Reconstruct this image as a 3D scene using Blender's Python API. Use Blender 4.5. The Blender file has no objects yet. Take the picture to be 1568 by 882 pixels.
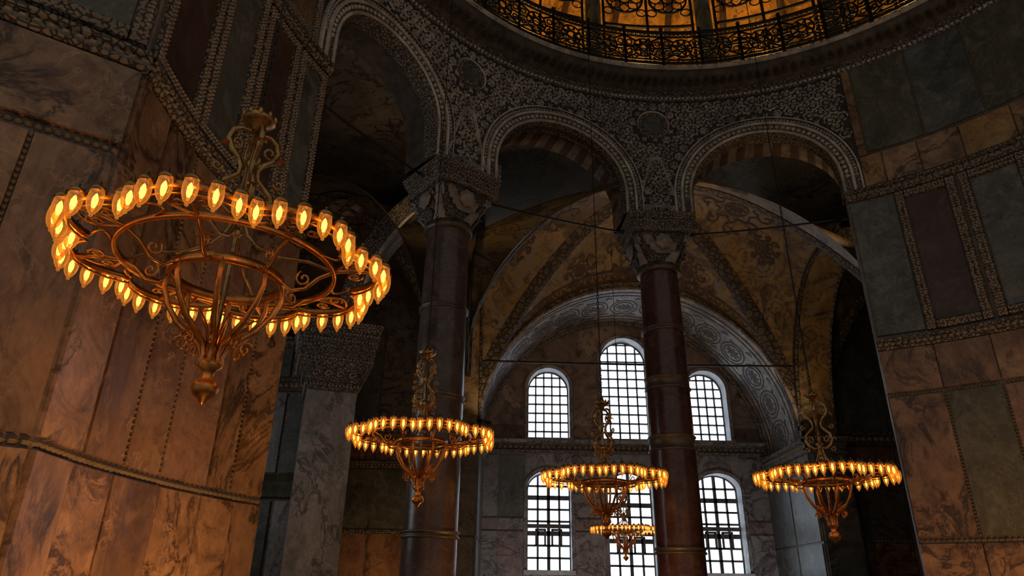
import bpy, math, random
from mathutils import Vector, Matrix
random.seed(7)
pi=math.pi; rad=math.radians; sin=math.sin; cos=math.cos
EYE=1.6            # whole place is modelled with z=0 at eye level and lifted at the end
FL=-EYE
CX,CY,R=4.2,7.0,8.4   # exedra (semicircular niche) plan

# ------------------------------------------------------------------ mesh helper
class MB:
    def __init__(s): s.v=[];s.f=[];s.m=[];s.sm=[];s.mats=[]
    def mi(s,mat):
        if mat not in s.mats: s.mats.append(mat)
        return s.mats.index(mat)
    def add(s,vs,fs,mat,smooth=False):
        o=len(s.v); s.v.extend([tuple(v) for v in vs]); k=s.mi(mat)
        for f in fs:
            s.f.append(tuple(i+o for i in f)); s.m.append(k); s.sm.append(smooth)
    def build(s,name,parent=None,normals=True):
        me=bpy.data.meshes.new(name); me.from_pydata(s.v,[],s.f)
        for m in s.mats: me.materials.append(m)
        me.polygons.foreach_set('material_index',s.m)
        me.polygons.foreach_set('use_smooth',s.sm)
        me.update()
        ob=bpy.data.objects.new(name,me); bpy.context.collection.objects.link(ob)
        if parent: ob.parent=parent
        return ob

def grid(mb,fn,nu,nv,mat,smooth=True,matf=None):
    vs=[fn(i/nu,j/nv) for i in range(nu+1) for j in range(nv+1)]
    fs=[(i*(nv+1)+j,(i+1)*(nv+1)+j,(i+1)*(nv+1)+j+1,i*(nv+1)+j+1) for i in range(nu) for j in range(nv)]
    mb.add(vs,fs,mat,smooth)
def box(mb,x0,x1,y0,y1,z0,z1,mat):
    v=[(x,y,z) for x in (x0,x1) for y in (y0,y1) for z in (z0,z1)]
    mb.add(v,[(0,1,3,2),(4,6,7,5),(0,4,5,1),(2,3,7,6),(0,2,6,4),(1,5,7,3)],mat)
def lathe(mb,prof,mat,seg=24,c=(0,0,0),smooth=True):
    vs=[];fs=[]
    for (r,z) in prof:
        for i in range(seg):
            a=2*pi*i/seg; vs.append((c[0]+r*cos(a),c[1]+r*sin(a),c[2]+z))
    for j in range(len(prof)-1):
        for i in range(seg):
            k=(i+1)%seg
            fs.append((j*seg+i,j*seg+k,(j+1)*seg+k,(j+1)*seg+i))
    mb.add(vs,fs,mat,smooth)
def tube(mb,pts,r,mat,seg=6,closed=False,zs=1.0):
    P=[Vector(p) for p in pts]; n=len(P); vs=[];fs=[]
    up=None
    for i in range(n):
        if closed: t=P[(i+1)%n]-P[i-1]
        else: t=P[min(i+1,n-1)]-P[max(i-1,0)]
        t.normalize()
        if up is None:
            up=Vector((0,0,1)) if abs(t.z)<.9 else Vector((1,0,0))
        u=(up-t*up.dot(t)); 
        if u.length<1e-5: u=Vector((1,0.3,0)); u=u-t*u.dot(t)
        u.normalize(); up=u; w=t.cross(u)
        rr=r[i] if isinstance(r,(list,tuple)) else r
        for k in range(seg):
            a=2*pi*k/seg+pi/seg
            vs.append(P[i]+u*rr*zs*cos(a)+w*rr*sin(a))
    m=n if closed else n-1
    for i in range(m):
        j=(i+1)%n
        for k in range(seg):
            l=(k+1)%seg
            fs.append((i*seg+k,i*seg+l,j*seg+l,j*seg+k))
    if not closed:
        fs.append(tuple(range(seg))); fs.append(tuple((n-1)*seg+k for k in range(seg)))
    mb.add(vs,fs,mat,True)

# ------------------------------------------------------------------ materials
def newmat(name):
    m=bpy.data.materials.new(name); m.use_nodes=True
    nt=m.node_tree; b=nt.nodes['Principled BSDF']
    return m,nt,b
def c4(c): return (c[0],c[1],c[2],1)
def N(nt,t,**k):
    n=nt.nodes.new(t)
    for a,b in k.items(): setattr(n,a,b)
    return n
def coords(nt,scale=(1,1,1),rot=(0,0,0)):
    tc=N(nt,'ShaderNodeTexCoord'); mp=N(nt,'ShaderNodeMapping')
    mp.inputs['Scale'].default_value=scale; mp.inputs['Rotation'].default_value=rot
    nt.links.new(tc.outputs['Object'],mp.inputs['Vector']); return mp.outputs[0]
def noise(nt,co,sc,det=6,dist=0,rough=.55):
    n=N(nt,'ShaderNodeTexNoise'); n.inputs['Scale'].default_value=sc; n.inputs['Detail'].default_value=det
    n.inputs['Distortion'].default_value=dist; n.inputs['Roughness'].default_value=rough
    nt.links.new(co,n.inputs['Vector']); return n.outputs['Fac']
def ramp(nt,fac,stops):
    r=N(nt,'ShaderNodeValToRGB'); e=r.color_ramp.elements
    while len(e)<len(stops): e.new(.5)
    for i,(p,c) in enumerate(stops): e[i].position=p; e[i].color=c4(c)
    nt.links.new(fac,r.inputs['Fac']); return r.outputs['Color']
def mixc(nt,fac,a,b,bt='MIX'):
    m=N(nt,'ShaderNodeMix',data_type='RGBA',blend_type=bt)
    for val,s in ((fac,m.inputs[0]),(a,m.inputs[6]),(b,m.inputs[7])):
        if isinstance(val,bpy.types.NodeSocket): nt.links.new(val,s)
        elif isinstance(val,(int,float)): s.default_value=val
        else: s.default_value=c4(val)
    return m.outputs[2]
def math_(nt,op,a,b=None):
    m=N(nt,'ShaderNodeMath',operation=op)
    for v,s in ((a,m.inputs[0]),(b,m.inputs[1])):
        if v is None: continue
        if isinstance(v,bpy.types.NodeSocket): nt.links.new(v,s)
        else: s.default_value=v
    return m.outputs[0]
def bump(nt,b,h,st=.3,dist=.02):
    n=N(nt,'ShaderNodeBump'); n.inputs['Strength'].default_value=st; n.inputs['Distance'].default_value=dist
    nt.links.new(h,n.inputs['Height']); nt.links.new(n.outputs[0],b.inputs['Normal'])

def marble(name,cA,cB,cV,scale=1.,vw=.02,rough=.38,stretch=(1,1,1),rot=(0,0,0)):
    m,nt,b=newmat(name); co=coords(nt,stretch,rot)
    base=ramp(nt,noise(nt,co,.9*scale,9,.6,.6),[(.36,cA),(.64,cB)])
    cl=ramp(nt,noise(nt,co,1.7*scale,9,1.4,.7),[(.48,(0,0,0)),(.66,(.85,.85,.85))])
    col=mixc(nt,cl,base,cV)
    # two vein systems that fade in and out
    for sc,k,lo in ((.9,1.,.36),(2.6,.6,.48)):
        v=math_(nt,'ABSOLUTE',math_(nt,'SUBTRACT',noise(nt,co,sc*scale,9,1.1,.64),.5))
        v1=math_(nt,'SUBTRACT',1.0,math_(nt,'MINIMUM',math_(nt,'DIVIDE',v,vw*k),1.0))
        pres=ramp(nt,noise(nt,co,.8*sc*scale,3),[(lo,(0,0,0)),(lo+.12,(1,1,1))])
        col=mixc(nt,math_(nt,'MULTIPLY',v1,pres),col,tuple(x*.45 for x in cV) if sc<2 else tuple(min(1,x*1.12) for x in cB))
    sp=ramp(nt,noise(nt,co,11*scale,6,.3,.7),[(.3,(.62,.62,.62)),(.7,(1.15,1.15,1.15))])
    col=mixc(nt,.85,col,sp,'MULTIPLY')
    nt.links.new(col,b.inputs['Base Color'])
    b.inputs['Roughness'].default_value=rough
    bump(nt,b,noise(nt,co,5,5),.22,.02)
    return m
def carved(name,lo,hi,scale=10.,rough=.75):
    m,nt,b=newmat(name); co=coords(nt)
    vo=N(nt,'ShaderNodeTexVoronoi',feature='DISTANCE_TO_EDGE'); vo.inputs['Scale'].default_value=scale
    nt.links.new(co,vo.inputs['Vector'])
    vr=ramp(nt,vo.outputs['Distance'],[(.03,(0,0,0)),(.16,(1,1,1))])
    n=ramp(nt,noise(nt,co,3,6),[(.3,(.6,.6,.6)),(.7,(1,1,1))])
    col=mixc(nt,1.0,mixc(nt,vr,lo,hi),n,'MULTIPLY')
    nt.links.new(col,b.inputs['Base Color']); b.inputs['Roughness'].default_value=rough
    bump(nt,b,vr,.7,.03)
    return m
def plain(name,c,rough=.6,metal=0,var=.3,sc=4):
    m,nt,b=newmat(name); co=coords(nt)
    lo=tuple(x*(1-var) for x in c); hi=tuple(min(1,x*(1+var)) for x in c)
    nt.links.new(ramp(nt,noise(nt,co,sc,6,.4),[(.3,lo),(.7,hi)]),b.inputs['Base Color'])
    b.inputs['Roughness'].default_value=rough; b.inputs['Metallic'].default_value=metal
    bump(nt,b,noise(nt,co,sc*8,3),.12,.01)
    return m
def mosaic(name,gold,plaster,orn,amt=.5,sc=1.,om=.75):
    m,nt,b=newmat(name); co=coords(nt)
    g=ramp(nt,noise(nt,co,1.5,10,.8,.70),[(.36,tuple(x*.16 for x in gold)),(.5,tuple(x*.65 for x in gold)),(.66,gold)])
    patch=ramp(nt,noise(nt,co,.6*sc,10,.8,.68),[(amt,(0,0,0)),(amt+.03,(1,1,1))])
    col=mixc(nt,patch,g,plaster)
    p2=ramp(nt,noise(nt,co,.45*sc,10,1.2,.7),[(.40,(.8,.8,.8)),(.45,(0,0,0))])
    col=mixc(nt,p2,col,tuple(x*1.4 for x in orn))
    vo=N(nt,'ShaderNodeTexVoronoi'); vo.inputs['Scale'].default_value=.8*sc; nt.links.new(co,vo.inputs['Vector'])
    ring=math_(nt,'SINE',math_(nt,'MULTIPLY',vo.outputs['Distance'],34))
    v2=N(nt,'ShaderNodeTexVoronoi',feature='DISTANCE_TO_EDGE'); v2.inputs['Scale'].default_value=5*sc; nt.links.new(co,v2.inputs['Vector'])
    msk=math_(nt,'MULTIPLY',math_(nt,'GREATER_THAN',ring,.35),math_(nt,'GREATER_THAN',v2.outputs['Distance'],.08))
    msk=math_(nt,'MULTIPLY',msk,math_(nt,'LESS_THAN',vo.outputs['Distance'],.5))
    wear=ramp(nt,noise(nt,co,1.1,5,.5),[(.38,(0,0,0)),(.5,(1,1,1))])
    msk=math_(nt,'MULTIPLY',math_(nt,'MULTIPLY',msk,om),wear)
    col=mixc(nt,msk,col,orn)
    t=N(nt,'ShaderNodeTexVoronoi'); t.inputs['Scale'].default_value=45; nt.links.new(co,t.inputs['Vector'])
    tr=ramp(nt,t.outputs['Distance'],[(0,(1.15,1.15,1.15)),(.7,(.6,.6,.6))])
    nt.links.new(mixc(nt,.7,col,tr,'MULTIPLY'),b.inputs['Base Color']); b.inputs['Roughness'].default_value=.55
    bump(nt,b,noise(nt,co,6,6),.3,.04)
    return m
def emis(name,c,st,sampling=True):
    m,nt,b=newmat(name); nt.nodes.remove(b); e=N(nt,'ShaderNodeEmission')
    e.inputs[0].default_value=c4(c); e.inputs[1].default_value=st
    nt.links.new(e.outputs[0],nt.nodes['Material Output'].inputs[0])
    if not sampling: m.cycles.emission_sampling='NONE'
    return m

M_tan =marble('marble_tan',(.20,.112,.062),(.42,.265,.155),(.12,.062,.037),.8,.035,.34)
M_tan2=marble('marble_tan_cloudy',(.15,.085,.052),(.33,.205,.125),(.095,.056,.038),.65,.045,.34,(1.2,1.2,.7),(.2,.1,0))
M_rose=marble('marble_rose',(.19,.10,.072),(.31,.18,.13),(.35,.24,.18),1.1,.02)
M_grey=marble('marble_grey_green',(.058,.068,.062),(.145,.157,.142),(.22,.225,.20),1.1,.03)
M_green=marble('marble_green',(.058,.064,.046),(.15,.15,.105),(.21,.19,.135),1.0,.04,.4,(1.2,1.2,.8))
M_plum=marble('marble_plum',(.050,.028,.024),(.09,.050,.042),(.12,.082,.067),1.0,.015)
M_pale=marble('marble_pale',(.24,.23,.22),(.42,.41,.39),(.16,.16,.17),.9,.03,.4,(1.,1.,.6),(0,.7,0))
M_por =marble('porphyry_red',(.060,.024,.019),(.11,.048,.037),(.15,.09,.075),1.6,.014,.25)
M_por2=marble('porphyry_dark',(.065,.042,.037),(.125,.085,.072),(.17,.13,.11),1.6,.014,.28)
M_mould=carved('carved_marble_moulding',(.042,.034,.027),(.32,.265,.20),13)
M_bead =plain('carved_bead_marble',(.35,.29,.225),.7)
M_cback=carved('carved_spandrel_ground',(.020,.019,.017),(.11,.102,.092),22)  # dark ground colour paints in the shadow of the deep carving
M_crel =plain('carved_relief_marble',(.54,.50,.445),.65,0,.4,3)
M_corn=plain('dark_cornice_stone',(.11,.095,.075),.7,0,.5)
M_cornlip=plain('cornice_lip_marble',(.48,.44,.38),.6,0,.5)
M_cap =carved('capital_marble',(.04,.034,.029),(.24,.21,.172),14)
M_capl=plain('capital_leaf_marble',(.30,.262,.218),.65,0,.4)
M_bronze=plain('bronze_collar',(.15,.12,.085),.45,.5,.4)
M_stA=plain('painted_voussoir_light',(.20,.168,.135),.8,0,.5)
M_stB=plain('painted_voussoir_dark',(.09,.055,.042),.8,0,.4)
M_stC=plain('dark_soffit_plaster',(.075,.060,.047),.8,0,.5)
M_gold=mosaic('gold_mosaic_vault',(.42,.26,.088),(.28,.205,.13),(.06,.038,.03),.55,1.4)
M_gold2=mosaic('dark_mosaic_vault',(.14,.09,.042),(.10,.075,.052),(.04,.026,.02),.57,1.4)  # darker tone of the gold mosaic, for the side bays
M_mos2=mosaic('painted_plaster_soffit',(.50,.39,.28),(.16,.12,.085),(.06,.048,.04),.52,2.2,.95)
M_band=carved('mosaic_rib_border',(.030,.024,.018),(.14,.095,.05),5)
M_orn=plain('painted_ornament',(.075,.045,.032),.7,0,.5)
M_lun =mosaic('lunette_plaster',(.40,.285,.225),(.44,.33,.26),(.19,.14,.125),.55,.8)
M_wall=marble('marble_wall_dim',(.12,.102,.087),(.22,.19,.165),(.085,.075,.067),.8,.03)
M_bw=marble('marble_wall_back',(.25,.23,.22),(.40,.37,.35),(.165,.148,.145),.8,.03)
M_bw2=marble('marble_wall_back_rose',(.26,.185,.17),(.38,.29,.26),(.18,.155,.148),.8,.03)
M_gal =mosaic('gallery_gold_mosaic',(.88,.40,.025),(.70,.30,.025),(.12,.055,.015),.62,1.3)
M_iron=plain('dark_iron',(.03,.028,.026),.5,.6,.3)
M_brass=plain('aged_brass',(.66,.30,.085),.34,1,.35,9)
M_brassd=plain('dark_brass',(.45,.28,.11),.38,1,.45,9)
M_frame=plain('window_frame_wood',(.10,.085,.075),.6)
M_latt=plain('window_lattice_plaster',(.20,.20,.20),.7)
M_glass=emis('daylit_window_glass',(.72,.85,1.0),3.4)
M_bulb=emis('lamp_flame_bulb',(1,.60,.18),8.0,False)
M_floor=marble('floor_marble',(.20,.17,.14),(.3,.27,.23),(.1,.09,.08),.5,.02,.25)

m,nt,b=newmat('amber_lamp_glass')
nt.nodes.remove(b)
tr=N(nt,'ShaderNodeBsdfTransparent'); tr.inputs[0].default_value=(1,.62,.22,1)
em=N(nt,'ShaderNodeEmission'); em.inputs[0].default_value=(1,.33,.035,1); em.inputs[1].default_value=.78
gl=N(nt,'ShaderNodeBsdfGlossy'); gl.inputs['Roughness'].default_value=.08
lw=N(nt,'ShaderNodeLayerWeight'); lw.inputs[0].default_value=.35
mx=N(nt,'ShaderNodeMixShader'); mx2=N(nt,'ShaderNodeMixShader'); mx2.inputs[0].default_value=.1
cr=N(nt,'ShaderNodeMapRange'); cr.inputs[3].default_value=.22; cr.inputs[4].default_value=.85
nt.links.new(lw.outputs['Facing'],cr.inputs[0]); nt.links.new(cr.outputs[0],mx.inputs[0])
nt.links.new(tr.outputs[0],mx.inputs[1]); nt.links.new(em.outputs[0],mx.inputs[2])
nt.links.new(mx.outputs[0],mx2.inputs[1]); nt.links.new(gl.outputs[0],mx2.inputs[2])
nt.links.new(mx2.outputs[0],nt.nodes['Material Output'].inputs[0]); m.cycles.emission_sampling='NONE'
M_cup=m

# ------------------------------------------------------------------ mapped-surface helpers
def cyl(s,z,d):           # s in metres along the exedra at radius R, d>0 towards niche centre
    a=s/R; r=R-d
    return (CX+r*cos(a),CY+r*sin(a),z)
T=lambda deg: rad(deg)*R
def steps(a,b,ds=.3): return max(1,int(abs(b-a)/ds+.5))
def wall_open(mb,mp,s0,s1,z0,z1,ops,thick,mat,segs,ds=.35,backmat=None,special=None):
    """ops: (sc,hw,sill,spring,rise); segs: list of (d0,d1,matA,matB) of reveal"""
    bm=backmat or mat
    def patch(a,b,lo,hi):
        for d,mm in ((0,mat),(-thick,bm)):
            grid(mb,lambda u,v:mp(a+(b-a)*u,lo+(hi-lo)*v,d),steps(a,b,ds),max(1,int((hi-lo)/1.0)),mm,False)
    cur=s0
    for oi,(sc,hw,sill,spring,rise) in enumerate(sorted(ops)):
        patch(cur,sc-hw,z0,z1); cur=sc+hw
        n=26
        S=[sc-hw*cos(pi*i/n) for i in range(n+1)]; Z=[spring+rise*sin(pi*i/n) for i in range(n+1)]
        for d,mm in ((0,mat),(-thick,bm)):
            vs=[];fs=[]
            for i in range(n+1): vs+=[mp(S[i],Z[i],d),mp(S[i],z1,d)]
            for i in range(n): fs.append((2*i,2*i+2,2*i+3,2*i+1))
            mb.add(vs,fs,mm)
        if sill>z0+.01: patch(sc-hw,sc+hw,z0,sill)
        lo=max(sill,z0)
        for (d0,d1,mA,mB) in (special[oi] if special and oi in special else segs):
            for i in range(n):
                mb.add([mp(S[i],Z[i],d0),mp(S[i+1],Z[i+1],d0),mp(S[i+1],Z[i+1],d1),mp(S[i],Z[i],d1)],[(0,1,2,3)],mA if i%2 else mB)
            for sx in (sc-hw,sc+hw):
                mb.add([mp(sx,lo,d0),mp(sx,spring,d0),mp(sx,spring,d1),mp(sx,lo,d1)],[(0,1,2,3)],mA)
            if sill>z0+.01: mb.add([mp(sc-hw,sill,d0),mp(sc+hw,sill,d0),mp(sc+hw,sill,d1),mp(sc-hw,sill,d1)],[(0,1,2,3)],mA)
    patch(cur,s1,z0,z1)
    for sx in (s0,s1):
        mb.add([mp(sx,z0,0),mp(sx,z1,0),mp(sx,z1,-thick),mp(sx,z0,-thick)],[(0,1,2,3)],bm)
    for zz in (z0,z1):
        if not(zz==z0 and ops and ops[0][2]<=z0+.01):
            grid(mb,lambda u,v:mp(s0+(s1-s0)*u,zz,-thick*v),steps(s0,s1,ds),1,bm,False)
def slab(mb,mp,s0,s1,z0,z1,d,mat,base=0.,bev=.008,ds=.4):
    n=steps(s0,s1,ds)
    grid(mb,lambda u,v:mp(s0+bev+(s1-s0-2*bev)*u,z0+bev+(z1-z0-2*bev)*v,d),n,1,mat,False)
    for (za,zb) in ((z0,z0+bev),(z1,z1-bev)):
        grid(mb,lambda u,v:mp(s0+(bev if v else 0)+(s1-s0-2*(bev if v else 0))*u,[za,zb][int(v)],[base,d][int(v)]),n,1,mat,False)
    for (sa,sb) in ((s0,s0+bev),(s1,s1-bev)):
        mb.add([mp(sa,z0,base),mp(sa,z1,base),mp(sb,z1-bev,d),mp(sb,z0+bev,d)],[(0,1,2,3)],mat)
def hband(mb,mp,s0,s1,prof,mat,ds=.3,smooth=False):  # prof [(z,d)]
    k=len(prof)-1
    grid(mb,lambda u,v:mp(s0+(s1-s0)*u,prof[int(round(v*k))][0],prof[int(round(v*k))][1]),steps(s0,s1,ds),k,mat,smooth)
def beads(mb,mp,p0,p1,size,h,mat,sp=1.5,base=0.):
    L=math.hypot(p1[0]-p0[0],p1[1]-p0[1]); n=max(1,int(L/(size*sp)))
    for i in range(n):
        t=(i+.5)/n; s=p0[0]+(p1[0]-p0[0])*t; z=p0[1]+(p1[1]-p0[1])*t; q=size/2
        mb.add([mp(s-q,z,base),mp(s-q*.6,z-q*.8,base),mp(s+q*.6,z-q*.8,base),mp(s+q,z,base),mp(s+q*.6,z+q*.8,base),mp(s-q*.6,z+q*.8,base),
                mp(s-q*.35,z,base+h),mp(s+q*.35,z,base+h)],
               [(0,1,6),(1,2,7,6),(2,3,7),(3,4,7),(4,5,6,7),(5,0,6)],mat)
def moulding_h(mb,mp,s0,s1,z,h=.22,d=.09,big=.09):
    hband(mb,mp,s0,s1,[(z-h/2,0),(z-h/2,d*.6),(z-h*.3,d),(z-h*.22,d*.55),(z+h*.22,d*.55),(z+h*.3,d*1.1),(z+h/2,d*1.1),(z+h/2,0)],M_mould)
    beads(mb,mp,(s0,z),(s1,z),big,.05,M_bead,1.25,d*.55)
M_orope=plain('rope_moulding_marble',(.18,.14,.10),.6)
def rope_h(mb,mp,s0,s1,z,r=.035):
    beads(mb,mp,(s0,z),(s1,z),r*2.6,r*1.6,M_orope,.92)
def rope_v(mb,mp,s,z0,z1,r=.03):
    beads(mb,mp,(s,z0),(s,z1),r*2.4,r*1.6,M_orope,.95)
def frame(mb,mp,s0,s1,z0,z1,w=.16,d=.06,inner=None):
    a,b=min(s0,s1),max(s0,s1)
    for (p,q,lo,hi) in ((a,a+w,z0,z1),(b-w,b,z0,z1),(a+w,b-w,z0,z0+w),(a+w,b-w,z1-w,z1)):
        slab(mb,mp,p,q,lo,hi,d,M_mould,0,.015)
    for off in (w*.28,w*.75):
        beads(mb,mp,(a+off,z0),(a+off,z1),.05,.03,M_bead,1.3,d); beads(mb,mp,(b-off,z0),(b-off,z1),.05,.03,M_bead,1.3,d)
        beads(mb,mp,(a,z0+off),(b,z0+off),.05,.03,M_bead,1.3,d); beads(mb,mp,(a,z1-off),(b,z1-off),.05,.03,M_bead,1.3,d)
    if inner: slab(mb,mp,a+w+.01,b-w-.01,z0+w+.01,z1-w-.01,.025,inner)

ROOF=12.95; SPR=9.0; TOPW=18.9
# ------------------------------------------------------------------ left pier wall
def fa(s,z,d):   # flat return face of the left pier
    return (-4.137-.82*s+.57*d,5.976-.57*s-.82*d,z)
mb=MB()
def solid(mb,mp,s0,s1,z0,z1,th,mat):
    wall_open(mb,mp,s0,s1,z0,z1,[],th,mat,[])
EL=157.6
solid(mb,cyl,T(EL),T(187),FL,SPR,1.15,M_wall)
solid(mb,cyl,T(160.3),T(187),SPR,ROOF,1.15,M_wall)
solid(mb,fa,0,6.1,FL,TOPW,1.15,M_wall)
jo=[EL,161.5,166,171.5,177.5,182.5,187]
ms=[M_tan,M_tan2,M_rose,M_tan,M_tan2,M_tan]
for i in range(6): slab(mb,cyl,T(jo[i])+.004,T(jo[i+1])-.004,FL,1.06,.05+.01*(i%2),[M_tan2,M_tan,M_tan,M_tan2,M_tan,M_tan2][i])
rope_h(mb,cyl,T(EL),T(187),1.12,.04)
jm=[EL,162.2,165.4,171.8,176.5,181.5,187]
for i in range(6): slab(mb,cyl,T(jm[i])+.02,T(jm[i+1])-.02,1.18,5.16,.04,ms[i])
for j in (162.2,171.8,176.5): rope_v(mb,cyl,T(j),1.18,5.16)
moulding_h(mb,cyl,T(EL),T(187),5.3,.24,.10,.1)
for (a,b,mt) in ((157.9,163.2,M_grey),(163.6,170.2,M_plum),(170.6,177.6,M_grey),(178,186.4,M_plum)):
    frame(mb,cyl,T(a),T(b),5.5,8.8,.15,.06,mt)
moulding_h(mb,cyl,T(EL),T(187),8.98,.26,.12,.1)
for (a,b,mt) in ((161,170,M_tan2),(170.4,178.5,M_grey),(178.9,186.4,M_plum)):
    frame(mb,cyl,T(a),T(b),9.2,12.7,.15,.06,mt)
# face A
js=[0,.75,1.7,2.9,4.4,6.05]
for i in range(5):
    slab(mb,fa,js[i]+.004,js[i+1]-.004,FL,1.06,.05,[M_tan,M_tan2][i%2])
    slab(mb,fa,js[i]+.02,js[i+1]-.02,1.18,4.06,.04,[M_tan2,M_tan,M_rose,M_tan,M_tan2][i])
    rope_v(mb,fa,js[i+1],1.18,4.06)
slab(mb,fa,0,2.1,4.2,5.16,.06,M_tan); slab(mb,fa,2.12,6.05,4.2,5.16,.06,M_tan2)
rope_h(mb,fa,0,6.05,1.12,.04); rope_h(mb,fa,0,6.05,4.13,.035)
moulding_h(mb,fa,-.06,6.05,5.3,.24,.10,.1)
frame(mb,fa,.03,2.2,5.5,8.8,.2,.07,M_green); frame(mb,fa,2.3,5.2,5.5,8.8,.2,.07,M_plum)
moulding_h(mb,fa,-.06,6.05,8.98,.26,.12,.1)
frame(mb,fa,.03,2.2,9.2,12.7,.2,.07,M_grey)
mb.build('wall_left')

# ------------------------------------------------------------------ right pier wall
mb=MB()
solid(mb,cyl,T(2),T(61.8),FL,SPR,1.15,M_wall)
solid(mb,cyl,T(2),T(58.5),SPR,ROOF,1.15,M_wall)
jr=[61.8,54.5,47.5,40,31,20]
for i in range(5):
    a,b=T(jr[i+1]),T(jr[i])
    slab(mb,cyl,a+.004,b-.004,FL,1.0,.05,[M_tan,M_tan2][i%2])
    slab(mb,cyl,a+.02,b-.02,1.12,3.95,.04,[M_tan2,M_tan,M_rose,M_tan2,M_tan][i] if i!=1 else M_green)
    rope_v(mb,cyl,a,1.12,3.95)
    slab(mb,cyl,a+.005,b-.005,4.05,5.0,.055,[M_tan,M_tan2,M_tan,M_tan,M_tan][i])
rope_h(mb,cyl,T(20),T(61.8),1.06,.04); rope_h(mb,cyl,T(20),T(61.8),4.0,.03)
moulding_h(mb,cyl,T(20),T(61.8),5.13,.24,.10,.1)
slab(mb,cyl,T(54.9),T(61.4),5.35,8.75,.05,M_grey)
for (a,b,mt) in ((46.3,54.8,M_plum),(37,45.9,M_grey),(28,36.6,M_plum)):
    frame(mb,cyl,T(a),T(b),5.32,8.8,.2,.09,mt)
moulding_h(mb,cyl,T(20),T(61.8),8.95,.26,.14,.1)
M_amb=marble('marble_amber',(.34,.19,.07),(.50,.31,.13),(.20,.11,.05),.9,.03,.4)
for i,(a,b) in enumerate(((55.2,58.4),(50,55.1),(44,49.9),(37,43.9),(28,36.9))):
    slab(mb,cyl,T(a),T(b),9.15,10.0,.05,[M_amb,M_tan,M_tan,M_amb,M_tan][i])
slab(mb,cyl,T(57.2),T(58.45),10.02,12.8,.05,M_tan)
for (a,b,mt) in ((48.6,57,M_green),(40,48.3,M_grey),(30,39.7,M_green)):
    slab(mb,cyl,T(a),T(b),10.1,12.8,.03,mt); rope_v(mb,cyl,T(b)+.02,10.1,12.8)
rope_h(mb,cyl,T(30),T(57.2),10.07,.03)
box(mb,12.55,17.45,6.1,7.3,FL,TOPW,M_wall)
mb.build('wall_right')

# ------------------------------------------------------------------ arcade wall with three arches
CROWN=11.4; BDEG=129.4
arches=[]
for (a,b) in ((61.8,86.6),(98.7,123.3),(135.4,157.0)):
    hw=(T(b)-T(a))/2; arches.append(((T(a)+T(b))/2,hw,SPR,CROWN-hw,hw))
mb=MB()
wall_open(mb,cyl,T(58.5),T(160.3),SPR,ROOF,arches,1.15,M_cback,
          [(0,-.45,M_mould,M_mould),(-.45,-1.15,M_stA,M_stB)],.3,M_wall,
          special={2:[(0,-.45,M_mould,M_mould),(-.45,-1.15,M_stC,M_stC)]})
def archpath(sc,hw,spring,rise,off,n=30):
    p=[(sc+hw+off,SPR)]
    p+= [(sc+(hw+off)*cos(pi*i/n),spring+(rise+off)*sin(pi*i/n)) for i in range(n+1)]
    p+= [(sc-hw-off,SPR)]
    return p
for (sc,hw,_,sp,ri) in arches:
    prof=[(-.03,-.45),(-.07,-.38),(-.03,-.30),(-.06,-.12),(0,0.02),(.03,.07),(.07,.03),(.07,.015),(.24,.03),(.24,.07),(.29,.08),(.31,.03),(.42,.03),(.43,.07),(.47,.06),(.48,0)]
    paths=[archpath(sc,hw,sp,ri,o) for o,_ in prof]; n=len(paths[0])
    for k in range(len(prof)-1):
        vs=[cyl(p[0],p[1],prof[k][1]) for p in paths[k]]+[cyl(p[0],p[1],prof[k+1][1]) for p in paths[k+1]]
        mb.add(vs,[(i,i+1,n+i+1,n+i) for i in range(n-1)],M_mould if k in (0,1,2,3,7,11,12) else M_crel,True)
    for off,sz,h,sp2 in ((.155,.12,.05,1.15),(.365,.07,.04,1.3)):
        pts=archpath(sc,hw,sp,ri,off,int(pi*(hw+off)/(sz*sp2)))
        for (s,z) in pts[1:-1]:
            q=sz/2
            mb.add([cyl(s-q,z,.03),cyl(s,z-q,.03),cyl(s+q,z,.03),cyl(s,z+q,.03),cyl(s,z,.03+h)],[(0,1,4),(1,2,4),(2,3,4),(3,0,4)],M_crel)
meds=[(T(92.65),11.85),(T(BDEG),11.85)]
for (s0,z0) in meds:
    def ring(r0,r1,d0,d1,mt):
        vs=[];n=28
        for i in range(n): a=2*pi*i/n; vs+=[cyl(s0+r0*cos(a),z0+r0*sin(a),d0),cyl(s0+r1*cos(a),z0+r1*sin(a),d1)]
        mb.add(vs,[(2*i,2*i+1,(2*i+3)%(2*n),(2*i+2)%(2*n)) for i in range(n)],mt,True)
    ring(.001,.27,.05,.04,M_grey); ring(.27,.30,.04,.08,M_mould); ring(.30,.34,.08,.03,M_mould); ring(.34,.42,.03,.03,M_mould); ring(.42,.45,.03,.06,M_crel); ring(.45,.48,.06,0,M_mould)
    tri=[(s0-.55,SPR+.25),(s0+.55,SPR+.25),(s0+.13,SPR+1.75),(s0-.13,SPR+1.75)]
    for i in range(4):
        p,q=tri[i],tri[(i+1)%4]; 
        L=math.hypot(q[0]-p[0],q[1]-p[1]); nx,nz=-(q[1]-p[1])/L*.03,(q[0]-p[0])/L*.03
        mb.add([cyl(p[0]+nx,p[1]+nz,.0),cyl(q[0]+nx,q[1]+nz,.0),cyl(q[0],q[1],.07),cyl(p[0],p[1],.07),cyl(p[0]-nx,p[1]-nz,0),cyl(q[0]-nx,q[1]-nz,0)],
               [(0,1,2,3),(3,2,5,4)],M_crel)
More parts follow.
